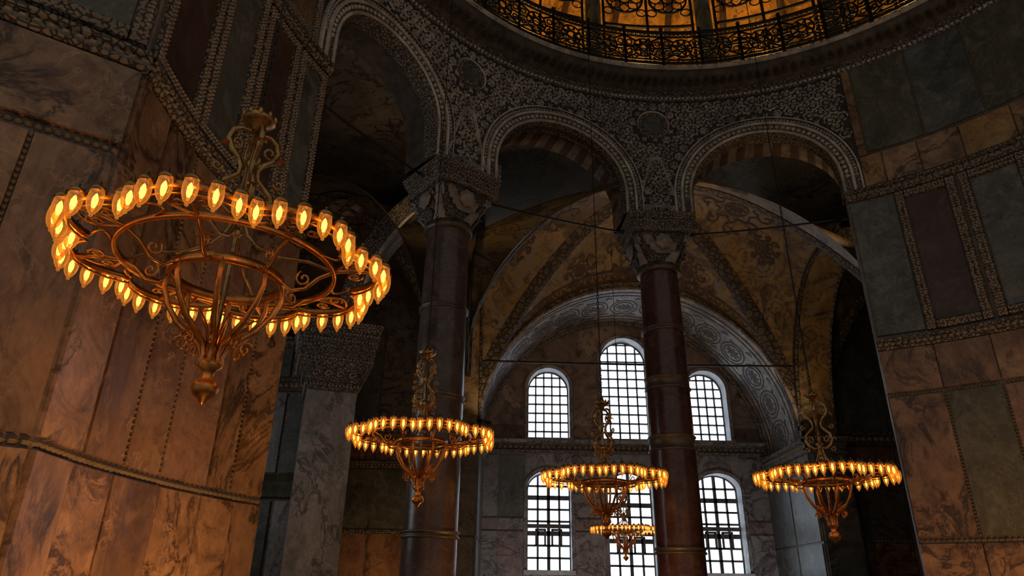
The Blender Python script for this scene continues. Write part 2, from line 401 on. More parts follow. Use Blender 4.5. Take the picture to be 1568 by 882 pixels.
# carved vine scrolls
def ribbon(pts,wd,h,mat,mb=mb,mp=cyl,lo=.005):
    n=len(pts); vs=[]
    for i in range(n):
        a=pts[max(0,i-1)]; b=pts[min(n-1,i+1)]; dx,dz=b[0]-a[0],b[1]-a[1]; L=math.hypot(dx,dz) or 1
        nx,nz=-dz/L*wd[i],dx/L*wd[i]; s,z=pts[i]
        vs+=[mp(s+nx,z+nz,lo),mp(s,z,h),mp(s-nx,z-nz,lo)]
    fs=[]
    for i in range(n-1): o=3*i; fs+=[(o,o+3,o+4,o+1),(o+1,o+4,o+5,o+2)]
    mb.add(vs,fs,mat,False)
def leaf(s,z,a,L,w,bend,mat=None,**k):
    pts=[];wd=[]
    for q in range(5):
        t=q/4; aa=a+bend*t; pts.append((s+cos(aa)*L*t,z+sin(aa)*L*t)); wd.append(w*(.35+1.3*t*(1-t)*2)*(1 if q<4 else .05))
    ribbon(pts,wd,k.pop('h',.045),mat or M_crel,**k)
cell=.30; row=0; z=SPR+.16
def blocked(s,z,m):
    for (sc,hw,_,sp,ri) in arches:
        if z<=sp and abs(s-sc)<hw+.49+m: return True
        if z>sp and math.hypot(s-sc,z-sp)<hw+.49+m: return True
    for (a,b) in meds:
        if math.hypot(s-a,z-b)<.5+m: return True
    return False
while z<ROOF-.3:
    s=T(58.5)+.17+(cell/2 if row%2 else 0); k=0
    while s<T(160.3)-.13:
        if not blocked(s,z,.06):
            small=blocked(s,z,.14)
            dr=1 if (k+row)%2 else -1; a0=random.uniform(0,6.28); rr=.132 if not small else .085
            n=16; pts=[(s+rr*(1-i/(n+3))*cos(a0+dr*i*.52),z+rr*(1-i/(n+3))*sin(a0+dr*i*.52)) for i in range(n)]
            ribbon(pts,[.018*(1-.5*i/n) for i in range(n)],.05,M_crel)
            for j in range(6):
                aa=a0+j*1.05
                leaf(s+rr*.9*cos(aa),z+rr*.9*sin(aa),aa+dr*.9,.095,.022,dr*.9)
            leaf(s,z,a0,.05,.022,0); leaf(s,z,a0+2.1,.05,.022,0); leaf(s,z,a0+4.2,.05,.022,0)
        elif not blocked(s,z,-.03):
            for j in range(4): leaf(s,z,j*1.57+.4,.085,.022,.6)
        s+=cell;k+=1
    z+=cell*.92; row+=1
mb.build('arcade_wall')

# ------------------------------------------------------------------ columns
def place(deg,r): return (CX+r*cos(rad(deg)),CY+r*sin(rad(deg)))
def capital(mb,cx,cy,rot,z0,z1,r0,half,nl=9):
    def S(phi,t,off):
        n=2+7*t; c,s=cos(phi),sin(phi)
        rr=r0+(half-r0)*(t**1.5)
        x=math.copysign(abs(c)**(2/n),c)*rr+off*c; y=math.copysign(abs(s)**(2/n),s)*rr+off*s
        return (cx+x*cos(rot)-y*sin(rot),cy+x*sin(rot)+y*cos(rot),z0+(z1-z0)*t)
    grid(mb,lambda u,v:S(2*pi*u,v,0),48,10,M_cap)
    H=z1-z0
    for rowi,(t0,t1) in enumerate(((.0,.42),(.28,.72),(.55,.95))):
        for k in range(nl+rowi*2):
            ph=2*pi*(k+.5*rowi)/(nl+rowi*2); w=.30-.03*rowi
            grid(mb,lambda u,v:S(ph+(u-.5)*2*w*(1-.55*v**2),min(1,t0+(t1-t0)*(v if v<.85 else .85-(v-.85)*.6)),
                 .02+.11*v**2.2*(1)+.03*(1-abs(u-.5)*2)+.015*cos(u*30)),8,6,M_capl if k%2 else M_cap)
    for k in range(4):   # corner volutes
        a=rot+pi/4+k*pi/2; rc=half*1.22; n=20; pts=[]
        for i in range(n):
            b_=i*.55; q=.16*(1-i/n)
            pts.append((cx+cos(a)*(rc+q*cos(b_)),cy+sin(a)*(rc+q*cos(b_)),z1-.2+q*sin(b_)))
        tube(mb,pts,.035,M_capl,6)
        tube(mb,[(cx+cos(a)*r0*1.0,cy+sin(a)*r0,z0+H*.45),(cx+cos(a)*(r0+.2),cy+sin(a)*(r0+.2),z0+H*.75),pts[0]],[.05,.045,.035],M_capl,6)
        a=rot+k*pi/2; bx,by=cx+cos(a)*(half+.02),cy+sin(a)*(half+.02)   # boss on each face
        vs=[];ux,uy=-sin(a),cos(a)
        for j,(q,dd) in enumerate(((.21,0),(.19,.06),(.13,.05),(.09,.12),(.0,.14))):
            for i in range(14):
                b_=2*pi*i/14; qq=q*(1+.1*cos(7*b_))
                vs.append((bx+ux*qq*cos(b_)+cos(a)*dd,by+uy*qq*cos(b_)+sin(a)*dd,z1-.27+qq*sin(b_)))
        mb.add(vs,[(j*14+i,j*14+(i+1)%14,(j+1)*14+(i+1)%14,(j+1)*14+i) for j in range(4) for i in range(14)],M_capl,True)
def impost(mb,cx,cy,rot,z0,z1,h0,h1x,h1y,carve=None):
    carve=carve or M_mould
    def ringv(hx,hy,z): 
        return [(cx+x*cos(rot)-y*sin(rot),cy+x*sin(rot)+y*cos(rot),z) for x,y in ((-hx,-hy),(hx,-hy),(hx,hy),(-hx,hy))]
    H=z1-z0
    lv=[(h0,h0,z0),(h0+.03,h0+.03,z0+.05*H),(h0+.03,h0+.03,z0+.15*H),(h0-.02,h0-.02,z0+.18*H),(h1x-.08,h1y-.08,z0+.6*H),(h1x-.03,h1y-.03,z0+.64*H),(h1x-.03,h1y-.03,z0+.74*H),(h1x,h1y,z0+.8*H),(h1x,h1y,z1)]
    vs=[]
    for a,b,c in lv: vs+=ringv(a,b,c)
    mb.add(vs,[(j*4+i,j*4+(i+1)%4,(j+1)*4+(i+1)%4,(j+1)*4+i) for j in range(len(lv)-1) for i in range(4)]+[(0,1,2,3),tuple(len(vs)-4+i for i in range(4))],carve)
    for (hx,hy,z) in ((h1x+.005,h1y+.005,z0+.9*H),(h0+.035,h0+.035,z0+.1*H),(h1x-.06,h1y-.06,z0+.55*H)):
        c=ringv(hx,hy,z)
        for i in range(4):
            p=Vector(c[i]);q=Vector(c[(i+1)%4]); n=int((q-p).length/.085); t=(q-p).normalized(); o=Vector((t.y,-t.x,0))
            for k in range(n):
                m0=p+(q-p)*((k+.5)/n); w=.032
                mb.add([m0-t*w,m0-Vector((0,0,w)),m0+t*w,m0+Vector((0,0,w)),m0+o*.035],[(0,1,4),(1,2,4),(2,3,4),(3,0,4)],M_capl)
def column(deg,shaft,collars):
    mb=MB(); cx,cy=place(deg,8.97)
    prof=[(.56,-1.0),(.535,-.9),(.53,0),(.525,3),(.505,5.5),(.48,7.3),(.475,7.5)]
    lathe(mb,prof,shaft,40,(cx,cy,0))
    lathe(mb,[(.475,7.5),(.55,7.5),(.57,7.56),(.55,7.62),(.52,7.63),(.52,7.68),(.50,7.7)],M_bronze,40,(cx,cy,0))
    for (z,h) in collars:
        rr=.53-.006*max(0,z)
        lathe(mb,[(rr-.02,z),(rr+.03,z),(rr+.05,z+.02),(rr+.03,z+.05),(rr+.015,z+.06),(rr+.015,z+h-.06),(rr+.03,z+h-.05),(rr+.05,z+h-.02),(rr+.03,z+h),(rr-.02,z+h)],M_bronze,40,(cx,cy,0))
    lathe(mb,[(.86,FL),(.86,FL+.18),(.80,FL+.18),(.84,FL+.24),(.80,FL+.33),(.68,FL+.36),(.66,FL+.44),(.72,FL+.49),(.68,FL+.56),(.58,FL+.58),(.56,-1.0)],M_pale,40,(cx,cy,0))
    capital(mb,cx,cy,rad(deg),7.68,8.45,.5,.66)
    impost(mb,cx,cy,rad(deg),8.45,SPR,.72,.80,.86)
    return mb.build('column')
column(BDEG,M_por2,[(3.55,.13),(5.55,.1),(.9,.14)])
column(92.65,M_por,[(3.0,.35),(4.45,.3),(5.9,.12),(.8,.14)])

# ------------------------------------------------------------------ cornice + balustrade
mb=MB()
a0,a1=T(4),T(187)
hband(mb,cyl,a0,a1,[(12.66,0),(12.66,.05),(12.8,.1),(12.86,.06),(12.92,.12)],M_mould,.25)
hband(mb,cyl,a0,a1,[(12.92,.12),(12.96,.26),(13.04,.34),(13.06,.62),(13.13,.66),(13.15,.76)],M_corn,.25,True)
hband(mb,cyl,a0,a1,[(13.15,.76),(13.17,.80),(13.23,.82),(13.27,.80),(13.3,.76)],M_cornlip,.25,True)
hband(mb,cyl,a0,a1,[(13.3,.76),(13.32,-.2)],M_corn,.25)
n=int((a1-a0)/.24)
for i in range(n):          # carved bracket leaves under the cornice
    s=a0+(i+.5)*(a1-a0)/n
    grid(mb,lambda u,v:cyl(s+(u-.5)*.16*(1-.3*v),13.0-.08*sin(pi*u)*(.4+v)+.05*v-(.07*(v>.9)),.16+.46*v),4,4,M_corn)
beads(mb,cyl,(a0,12.74),(a1,12.74),.1,.05,M_crel,1.2,.06)
beads(mb,cyl,(a0,13.21),(a1,13.21),.09,.02,M_cornlip,1.5,.82)
mb.build('gallery_cornice')
mb=MB()
D=.62; zb,zt=13.5,14.6
def barp(p,q,w,D=.62):
    n=max(1,int(abs(p[0]-q[0])/.25)); tube(mb,[cyl(p[0]+(q[0]-p[0])*i/n,p[1]+(q[1]-p[1])*i/n,D) for i in range(n+1)],w,M_iron,4)
b0,b1=T(12),T(185); pw=1.12; n=int((b1-b0)/pw); pw=(b1-b0)/n
barp((b0,zb),(b1,zb),.04); barp((b0,zt),(b1,zt),.055); barp((b0,zt-.16),(b1,zt-.16),.026); barp((b0,zb+.12),(b1,zb+.12),.026)
def circ(s,z,r,w,k=16,D=.62): tube(mb,[cyl(s+r*cos(2*pi*i/k),z+r*sin(2*pi*i/k),D) for i in range(k)],w,M_iron,4,True)
for i in range(n+1):
    s=b0+i*pw; barp((s,13.28),(s,zt+.1),.05)
    lathe(mb,[(.0,.0),(.06,.04),(.06,.08),(0,.15)],M_iron,8,cyl(s,zt+.08,D))
    if i==n: break
    c=s+pw/2; zm=(zb+zt-.04)/2; hh=.33
    circ(c,zm,.32,.028); circ(c,zm,.12,.03)
    for k in range(8):
        a=k*pi/4
        barp((c+.12*cos(a),zm+.12*sin(a)),(c+.32*cos(a+pi/8),zm+.32*sin(a+pi/8)),.024)
        barp((c+.12*cos(a),zm+.12*sin(a)),(c+.32*cos(a-pi/8),zm+.32*sin(a-pi/8)),.024)
    for sx in (-1,1):
        for sz in (-1,1):
            barp((c+sx*.22,zm+sz*.22),(c+sx*.55,zm+sz*.40),.028)
            circ(c+sx*.44,zm+sz*.17,.085,.022,10)
        barp((c+sx*.32,zm),(c+sx*.55,zm),.026)
    for k in range(9): circ(s+(k+.5)*pw/9,zt-.08,.05,.014,8)
mb.build('balustrade')
# pierced metal grilles standing between the gallery columns
gcols=(36,58,80,102,124,146,168)
for i in range(len(gcols)-1):
    mb=MB(); sa,sb=T(gcols[i]+2.2),T(gcols[i+1]-2.2); DG=-.55; nn=2; w_=(sb-sa)/nn
    for j in range(nn+1): barp((sa+j*w_,13.32),(sa+j*w_,18.2),.05,DG)
    for zz in (13.4,16.0,18.2): barp((sa,zz),(sb,zz),.05,DG)
    for j in range(nn):
        for zc in (14.7,17.1):
            c=sa+(j+.5)*w_; rr=w_*.42
            circ(c,zc,rr,.04,28,DG); circ(c,zc,rr*.3,.035,16,DG)
            for k in range(8):
                a=k*pi/4
                for sg in (-1,1):
                    P=[]
                    for t in range(13):
                        tt=t/12; ang=a+sg*(pi/8)*sin(pi*tt); rad_=rr*(.3+.68*tt); P.append(cyl(c+rad_*cos(ang),zc+rad_*sin(ang),DG))
                    tube(mb,P,.024,M_iron,4)
            for sx in (-1,1):
                for sz in (-1,1): circ(c+sx*w_*.38,zc+sz*w_*.42,.14,.024,12,DG)
    mb.build('gallery_grille')

# ------------------------------------------------------------------ gallery level
mb=MB()
def polar(a,r,z): return (CX+r*cos(a),CY+r*sin(a),z)
grid(mb,lambda u,v:polar(rad(-2+196*u),8.45+16*v,13.3),60,4,M_wall,False)
grid(mb,lambda u,v:polar(rad(-2+196*u),9.5+15*v,12.98),60,4,M_wall,False)
mb.build('gallery_floor')
mb=MB()
def galv(u,v):
    a=rad(2+184*u)
    if v<.5: return polar(a,12.6,13.32+(17.0-13.32)*v*2)
    t=(v-.5)*pi; return polar(a,10.4+2.2*cos(t),17.0+2.2*sin(t)) if t<pi/2 else polar(a,10.4,19.2)
grid(mb,galv,60,20,M_gal)
grid(mb,lambda u,v:polar(rad(2+184*u),10.4-2.0*v,19.2-.35*v),60,2,M_gal)
for k in range(19):
    a=rad(8+k*9.5)
    tube(mb,[polar(a,12.5,13.32),polar(a,12.5,14.8),polar(a,12.5,16.2),polar(a,12.5,17.0),polar(a,11.9,18.4),polar(a,10.4,19.1)],.12,M_plum,6)
mb.build('ceiling_gallery')
for dg in gcols:
    mb=MB(); x,y=place(dg,8.95)
    lathe(mb,[(.33,13.32),(.33,13.42),(.29,13.5),(.26,13.55),(.25,15),(.23,17.6),(.27,17.62),(.26,17.7)],M_green,20,(x,y,0))
    capital(mb,x,y,rad(dg),17.7,18.2,.25,.36,6); impost(mb,x,y,rad(dg),18.2,18.6,.4,.5,.55)
    mb.build('gallery_column')
mb=MB()
grid(mb,lambda u,v:(CX+9.6*cos(v*pi/2)*cos(2*pi*u),CY+9.6*cos(v*pi/2)*sin(2*pi*u),18.6+6*sin(v*pi/2)),48,12,M_gold)
grid(mb,lambda u,v:polar(rad(0+190*u),8.35+1.2*v,18.6),48,1,M_mould,False)
mb.build('ceiling_semidome')

# ------------------------------------------------------------------ floor
mb=MB()
grid(mb,lambda u,v:(-12+32*u,-14+42*v,FL),8,8,M_floor,False)
mb.build('floor')

# ------------------------------------------------------------------ aisle behind the arcade
YB=26.; YF=22.7; AX=4.3; AR=5.37; AS=4.7; YV0=15.4
def bwall(s,z,d): return (s,YB-d,z)
M_rev=plain('window_reveal_plaster',(.50,.50,.50),.7)
mb=MB()
W_lo=[(1.5,.80,.72,3.55,.6),(4.5,.85,.5,3.5,.7),(7.75,.82,.72,3.55,.6)]
W_hi=[(1.5,.80,5.36,7.32,.8),(4.5,.93,5.36,8.5,.93),(7.62,.80,5.36,7.32,.8)]
wall_open(mb,bwall,AX-AR-.3,AX+AR+.3,FL,5.0,W_lo,.8,M_bw,[(0,-.8,M_rev,M_rev)],1)
wall_open(mb,bwall,AX-AR-.3,AX+AR+.3,5.0,10.3,W_hi,.8,M_lun,[(0,-.8,M_rev,M_rev)],1)
moulding_h(mb,bwall,AX-AR,AX+AR,5.0,.42,.22,.16)
hband(mb,bwall,AX-AR,AX+AR,[(5.1,.1),(5.16,.3),(5.26,.32),(5.3,.05)],M_bw,1)
xs=[-1.05,-.4,.65],[2.35,3.6],[5.4,6.88],[8.6,9.6]
for grp in xs:
    for i in range(len(grp)-1):
        for j,(za,zb_) in enumerate(((FL,-.2),(-.15,2.0),(2.05,2.45),(2.5,4.7))):
            slab(mb,bwall,grp[i]+.03,grp[i+1]-.03,za,zb_,.04,[M_grey,M_bw,M_bw2,M_bw][(i+j)%4])
    rope_h(mb,bwall,grp[0],grp[-1],2.02,.03); rope_h(mb,bwall,grp[0],grp[-1],2.48,.03)
for (sc,hw,si,sp,ri) in W_lo+W_hi:   # raised architraves round the openings
    n=24; prof=[(0,0),(.0,.05),(.12,.07),(.15,.03),(.15,0)]
    def pth(o): return [(sc+hw+o,si)]+[(sc+(hw+o)*cos(pi*i/n),sp+(ri+o)*sin(pi*i/n)) for i in range(n+1)]+[(sc-hw-o,si)]
    P=[pth(o) for o,_ in prof]; m_=len(P[0])
    for k in range(len(prof)-1):
        mb.add([bwall(a,b,prof[k][1]) for a,b in P[k]]+[bwall(a,b,prof[k+1][1]) for a,b in P[k+1]],[(i,i+1,m_+i+1,m_+i) for i in range(m_-1)],M_bw,True)
    slab(mb,bwall,sc-hw-.12,sc+hw+.12,si-.16,si,.18,M_rev,-.1)
mb.build('wall_back')
# windows
def mwin(s,z,d): return (s,YB+.6-d,z)
def boxm(mb,mp,s0,s1,z0,z1,d0,d1,mat):
    v=[mp(a,c,b) for a in (s0,s1) for b in (d0,d1) for c in (z0,z1)]
    mb.add(v,[(0,1,3,2),(4,6,7,5),(0,4,5,1),(2,3,7,6),(0,2,6,4),(1,5,7,3)],mat)
def window(idx,sc,hw,si,sp,ri,cols,rowh,upper,mp=mwin,glass=None):
    mb=MB(); n=24
    pts=[(sc-hw,si),(sc+hw,si)]+[(sc+hw*cos(pi*i/n),sp+ri*sin(pi*i/n)) for i in range(n+1)]
    mb.add([mp(a,b,-.05) for a,b in pts],[tuple(range(len(pts)))],glass or M_glass)
    top=lambda s: sp+ri*math.sqrt(max(0,1-((s-sc)/hw)**2))
    fm=M_latt if upper else M_frame; w=.030 if upper else .037
    tube(mb,[mp(a,b,.05) for a,b in pts],.06,M_frame,4,True)
    for c in range(1,cols):
        s=sc-hw+2*hw*c/cols; ww=w*(1.6 if (not upper and c==cols//2) else 1)
        boxm(mb,mp,s-ww,s+ww,si,top(s)-.01,0,.08,fm)
    z=si+rowh; k=1
    while z<sp+ri-.1:
        hx=hw if z<=sp else hw*math.sqrt(max(0,1-((z-sp)/ri)**2))
        ww=w*(2.2 if (not upper and k%3==0) else 1)
        boxm(mb,mp,sc-hx,sc+hx,z-ww,z+ww,0,.08,fm); z+=rowh;k+=1
    if not upper:   # casement leaves
        for sx in (-1,1):
            x0=sc+sx*hw*.12; x1=sc+sx*hw*.62
            for (p,q) in ((x0,x0+sx*.07),(x1,x1-sx*.07)):
                boxm(mb,mp,min(p,q),max(p,q),si+rowh*2,si+rowh*3.3,.06,.14,M_frame)
            for zz in (si+rowh*2,si+rowh*3.3): boxm(mb,mp,min(x0,x1),max(x0,x1),zz-.04,zz+.04,.06,.14,M_frame)
        boxm(mb,mp,sc-hw,sc+hw,si+rowh*3.6-.07,si+rowh*3.6+.07,.04,.12,M_frame)
    mb.build('window_%d'%idx)
i=1
for w in W_lo: window(i,*w,4,.42,False); i+=1
for w in W_hi: window(i,*w,5,.36,True); i+=1

# the vaulting of the aisle: groin vaults, transverse arches, deep lunette arch, arch on the pilaster
vm=MB(); mb=vm
def arcp(t,y,r): return (AX+r*cos(t),y,AS+r*sin(t))
grid(mb,lambda u,v:arcp(pi*u,YF+(YB-YF)*v,AR),48,6,M_mos2)
for (ra,rb,ya,yb) in ((AR,AR,YF-.25,YF),(AR,AR+.5,YF-.25,YF-.25)):
    grid(mb,lambda u,v:arcp(pi*u,ya+(yb-ya)*v,ra+(rb-ra)*v),48,1,M_mos2)
for t0 in [k/60 for k in range(1,60)]:
    for rr_,yy in ((AR+.1,YF-.25),(AR+.4,YF-.25)):
        x,y,z=arcp(pi*t0,yy,rr_); q=.08
        mb.add([(x-q,y,z),(x,y,z-q),(x+q,y,z),(x,y,z+q),(x,y-.05,z)],[(0,1,4),(1,2,4),(2,3,4),(3,0,4)],M_cap)
tube(mb,[arcp(pi*k/48,YF-.25,AR) for k in range(49)],.07,M_mos2,6)
tube(mb,[arcp(pi*k/48,YB-.15,AR-.03) for k in range(49)],.1,M_mould,6)
def sof(s,z,d): return arcp(s/AR,z,AR-.012-d*.3)
for ya in (YF+.15,YF+.42,YB-.55,YB-.85):
    ribbon([(pi*AR*k/60,ya) for k in range(61)],[.035]*61,.02,M_orn,mb=vm,mp=sof,lo=.0)
for k in range(15):
    s0=(k+.5)*pi*AR/15; z0=(YF+YB)/2-.1
    for r_ in (.5,.36):
        ribbon([(s0+r_*cos(2*pi*j/24),z0+r_*1.35*sin(2*pi*j/24)) for j in range(25)],[.03]*25,.02,M_orn,mb=vm,mp=sof,lo=0.)
    for j in range(8): leaf(s0,z0,j*pi/4+.2*k,.33,.055,.5,M_orn,mb=vm,mp=sof,lo=0.,h=.02)
    for sg in (-1,1):
        for dz in (-.75,.75):
            leaf(s0+sg*.35,z0+dz,sg*1.2,.28,.05,1.6*sg,M_orn,mb=vm,mp=sof,lo=0.,h=.02)
def vault(cx,a,cy,b,spr,rise,dome,mat,orn=True):
    mb=vm
    def Z(x,y):
        X=min(1,abs(x)); Y=min(1,abs(y))
        return spr+rise*max(math.sqrt(1-X*X),math.sqrt(1-Y*Y))+dome*(1-X*X)*(1-Y*Y)
    grid(mb,lambda u,v:(cx+(u*2-1)*a,cy+(v*2-1)*b,Z(u*2-1,v*2-1)),64,48,mat)
    L=math.hypot(a,b)
    for sx in (-1,1):
        for sy in (-1,1):
            def rib(u,v):
                t=1-.99*u; w=.26*(v-.5)*2
                x=sx*t*a + sy*w*b/L; y=sy*t*b - sx*w*a/L
                return (cx+x,cy+y,Z(x/a,y/b)-.03-.05*(1-abs(v-.5)*2))
            grid(mb,rib,40,4,M_band,True)
    for r0,r1,mt in ((.0,.5,M_lun),(.5,.62,M_band),(1.0,1.12,M_band)):
        grid(mb,lambda u,v:(cx+(r0+(r1-r0)*v)*cos(2*pi*u),cy+(r0+(r1-r0)*v)*sin(2*pi*u),Z((r0+(r1-r0)*v)*cos(2*pi*u)/a,(r0+(r1-r0)*v)*sin(2*pi*u)/b)-.06),40,2,mt)
    if not orn: return
    def vp(s,z,d): return (cx+s,cy+z,Z(s/a,z/b)-.02-d*.3)
    def K(pts,w): ribbon(pts,[w]*len(pts),.02,M_orn,mb=vm,mp=vp,lo=0.)
    for (x0,y0,r) in ((0,2.35,.75),(0,-2.2,.7),(2.9,0,.8),(-2.9,0,.8),(1.9,2.75,.42),(-1.9,2.75,.42),(4.05,1.1,.35),(4.05,-1.1,.35),(-4.05,1.1,.35),(-4.05,-1.1,.35),(1.7,-2.6,.4),(-1.7,-2.6,.4)):
        K([(x0+r*.42*cos(t*.35),y0+r*.42*sin(t*.35)) for t in range(19)],.035)
        K([(x0+r*(.72+.1*cos(8*t*.13))*cos(t*.13),y0+r*(.72+.1*cos(8*t*.13))*sin(t*.13)) for t in range(49)],.03)
        for j in range(8):
            aj=j*pi/4
            leaf(x0,y0,aj,r*.42,.05,.0,M_orn,mb=vm,mp=vp,lo=0.,h=.02)
            sg=1 if j%2 else -1
            q=r*.3; cxx=x0+r*1.12*cos(aj); cyy=y0+r*1.12*sin(aj)
            K([(cxx+q*(1-t/15)*cos(aj+pi+sg*t*.5),cyy+q*(1-t/15)*sin(aj+pi+sg*t*.5)) for t in range(13)],.035)
            leaf(cxx+q*.4,cyy,aj+.6*sg,q*1.1,.05,sg*.9,M_orn,mb=vm,mp=vp,lo=0.,h=.02)
    for yy in (3.35,3.05): K([(-a*.93+2*a*.93*t/60,yy) for t in range(61)],.04)
    for t in range(34):
        s0=-a*.9+1.8*a*(t+.5)/34; K([(s0-.1,3.13),(s0,3.27),(s0+.1,3.13)],.03)
vault(AX,AR,(YV0+YF)/2,(YF-YV0)/2,AS,AR,1.9,M_gold)
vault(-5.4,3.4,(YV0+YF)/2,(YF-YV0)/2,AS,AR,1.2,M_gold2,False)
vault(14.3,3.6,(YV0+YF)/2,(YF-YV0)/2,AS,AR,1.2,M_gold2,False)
for (xa,xb) in ((-2.05,-1.0),(9.62,10.75)):
    cy_=(YV0+YF)/2; b_=(YF-YV0)/2-.25
    def ta(t,x,o): return (x,cy_+(b_-o)*cos(t),AS+(AR-o)*sin(t))
    grid(mb,lambda u,v:ta(pi*u,xa+(xb-xa)*v,.12),40,3,M_gold)
    for x in (xa,xb):
        grid(mb,lambda u,v:ta(pi*u,x,.12-.6*v),40,1,M_band)
        tube(mb,[ta(pi*k/40,x,.12) for k in range(41)],.06,M_band,6)
def ar(t,y,o): return (-.4-(3.7+o)*cos(t)+(y-17.)*-.1,y,6.3+(4.5+o)*sin(t))
grid(mb,lambda u,v:ar(pi*.5*u,16.7+1.1*v,0),24,2,M_mos2)
grid(mb,lambda u,v:ar(pi*.5*u,16.7,.55*v),24,1,M_mould)
grid(mb,lambda u,v:ar(pi*.5*u,17.8,.55*v),24,1,M_mould)
grid(mb,lambda u,v:ar(pi*.5*u,16.7+1.1*v,.55),24,1,M_wall)
tube(mb,[ar(pi*.5*k/24,16.7,0) for k in range(25)],.05,M_crel,5)
vm.build('ceiling_vault')

# walls / piers of the aisle
mb=MB()
def nwall(s,z,d): return (s,22.9-d,z)
for (a,b,nm) in ((-9.45,AX-AR,0),(AX+AR,17.45,1)):
    solid(mb,nwall,a,b,FL,12.9,.4,M_wall)
    xs=[a+.1+i*(b-a-.2)/5 for i in range(6)]
    for i in range(5):
        for j,(za,zb_) in enumerate(((FL,1.6),(1.7,3.6),(3.9,4.6),(5.1,8.5))):
            slab(mb,nwall,xs[i]+.03,xs[i+1]-.03,za,zb_,.05,[M_tan2,M_grey,M_tan,M_wall,M_rose,M_grey][(i*2+j)%6])
    moulding_h(mb,nwall,a,b,3.75,.2,.1,.1); moulding_h(mb,nwall,a,b,4.85,.4,.25,.16); moulding_h(mb,nwall,a,b,1.65,.14,.08,.08)
for sx,(xa,xb) in enumerate(((-2.1,-1.0),(9.6,10.8))):
    box(mb,xa,xb,22.0,YB-.02,FL,4.25,M_wall)
    def pf(s,z,d): return (s,22.0-d,z)
    inner=xb if sx==0 else xa; sg=1 if sx==0 else -1
    def ps(s,z,d): return (inner+sg*d,s,z)
    for (za,zb_,mt) in ((FL,1.5,M_grey),(1.55,4.2,M_wall)):
        slab(mb,pf,xa+.05,xb-.05,za,zb_,.05,mt); slab(mb,ps,22.05,23.9,za,zb_,.05,mt); slab(mb,ps,24,YB-.05,za,zb_,.05,M_grey)
    impost(mb,(xa+xb)/2,22.6,0,4.2,4.75,.58,.68,.72,M_cap)
    moulding_h(mb,ps,22.,YB-.02,4.45,.4,.2,.15)
mb.build('wall_aisle_back')
mb=MB()
def lw_(s,z,d): return (-9.5+d,s,z)
wall_open(mb,lw_,2.,26.2,FL,TOPW,[(12.6,1.3,1.6,5.4,1.3)],.5,M_wall,[(0,-.5,M_rev,M_rev)],1.5)
mb.build('wall_aisle_left')
M_fillglass=emis('fill_side_glass',(.88,.94,1.0),3.2)
window(7,12.6,1.3,1.6,5.4,1.3,5,.45,True,mp=lambda s,z,d:(-9.85+d,s,z),glass=M_fillglass)  # unseen window added as glowing daylight fill for the left aisle
mb=MB()
box(mb,17.5,17.9,6,26.2,FL,TOPW,M_wall); mb.build('wall_aisle_right')

# panelled pier seen through the left arch with its pilaster and carved capital
mb=MB()
def pw_(s,z,d): return (s,18.4-d,z)
solid(mb,pw_,-9.45,-4.7,FL,6.3,1.0,M_wall)
for i,(a,b) in enumerate(((-9.4,-8.3),(-8.25,-7.5),(-7.45,-6.75),(-6.7,-6.1),(-6.05,-5.4))):
    for j,(za,zb_) in enumerate(((FL,.1),(.2,2.05),(2.75,4.9),(5.35,6.2))):
        slab(mb,pw_,a+.02,b-.02,za,zb_,.06,[M_pale,M_grey,M_bw,M_pale,M_grey][(i+j)%5])
hband(mb,pw_,-9.45,-4.7,[(2.1,.02),(2.15,.12),(2.3,.05),(2.42,.1),(2.55,.04),(2.68,.14),(2.72,.02)],M_green,1)
moulding_h(mb,pw_,-9.45,-4.7,5.1,.3,.18,.12); moulding_h(mb,pw_,-9.45,-4.7,.15,.12,.08,.08)
moulding_h(mb,pw_,-9.45,-4.7,6.3,.3,.25,.12)
px,py,pr=-4.68,17.4,rad(18)
def pilv(x,y,z): return (px+x*cos(pr)-y*sin(pr),py+x*sin(pr)+y*cos(pr),z)
hw_=.62
for (h,z0,z1,mt) in ((hw_+.12,FL,-1.2,M_pale),(hw_,-1.2,4.6,M_pale)):
    c=[(-h,-h),(h,-h),(h,h),(-h,h)]
    mb.add([pilv(a,b,z) for z in (z0,z1) for a,b in c],[(0,1,5,4),(1,2,6,5),(2,3,7,6),(3,0,4,7),(4,5,6,7)],mt)
impost(mb,px,py,pr,4.55,5.95,.64,.98,.98,M_cap)
for side in range(4):
    a=pr+side*pi/2
    for k in range(4):
        for r_ in range(3):
            off=(k-1.5)*.3; zz=4.95+r_*.3; hh=.66+ (zz-4.6)*.22
            bx=px+cos(a)*hh-sin(a)*off; by=py+sin(a)*hh+cos(a)*off
            tube(mb,[(bx-sin(a)*.1*cos(t*.6)*(1-t/14)+cos(a)*.03,by+cos(a)*.1*cos(t*.6)*(1-t/14)+sin(a)*.03,zz+.1*sin(t*.6)*(1-t/14)) for t in range(12)],.02,M_capl,4)
impost(mb,px,py,pr,5.95,6.3,.98,1.06,1.06,M_mould)
mb.build('panelled_pier')

# ------------------------------------------------------------------ iron tie rods
def rod(p,q,r=.025):
    mb=MB(); n=8; P=Vector(p);Q=Vector(q)
    tube(mb,[P+(Q-P)*i/n-Vector((0,0,.05*sin(pi*i/n))) for i in range(n+1)],r,M_iron,6)
    for e,o in ((P,Q),(Q,P)):
        d=(o-e).normalized()
        tube(mb,[e,e+d*.12],r*2.2,M_iron,8)
    mb.build('iron_tie_rod')
def c3(deg,r,z): x,y=place(deg,r); return (x,y,z)
for a,b in ((157,134.9),(123.8,98.3),(87,62)): rod(c3(a,8.9,8.7),c3(b,8.9,8.7))
rod((-1.6,22.3,7.2),(10.4,22.3,7.2),.035)

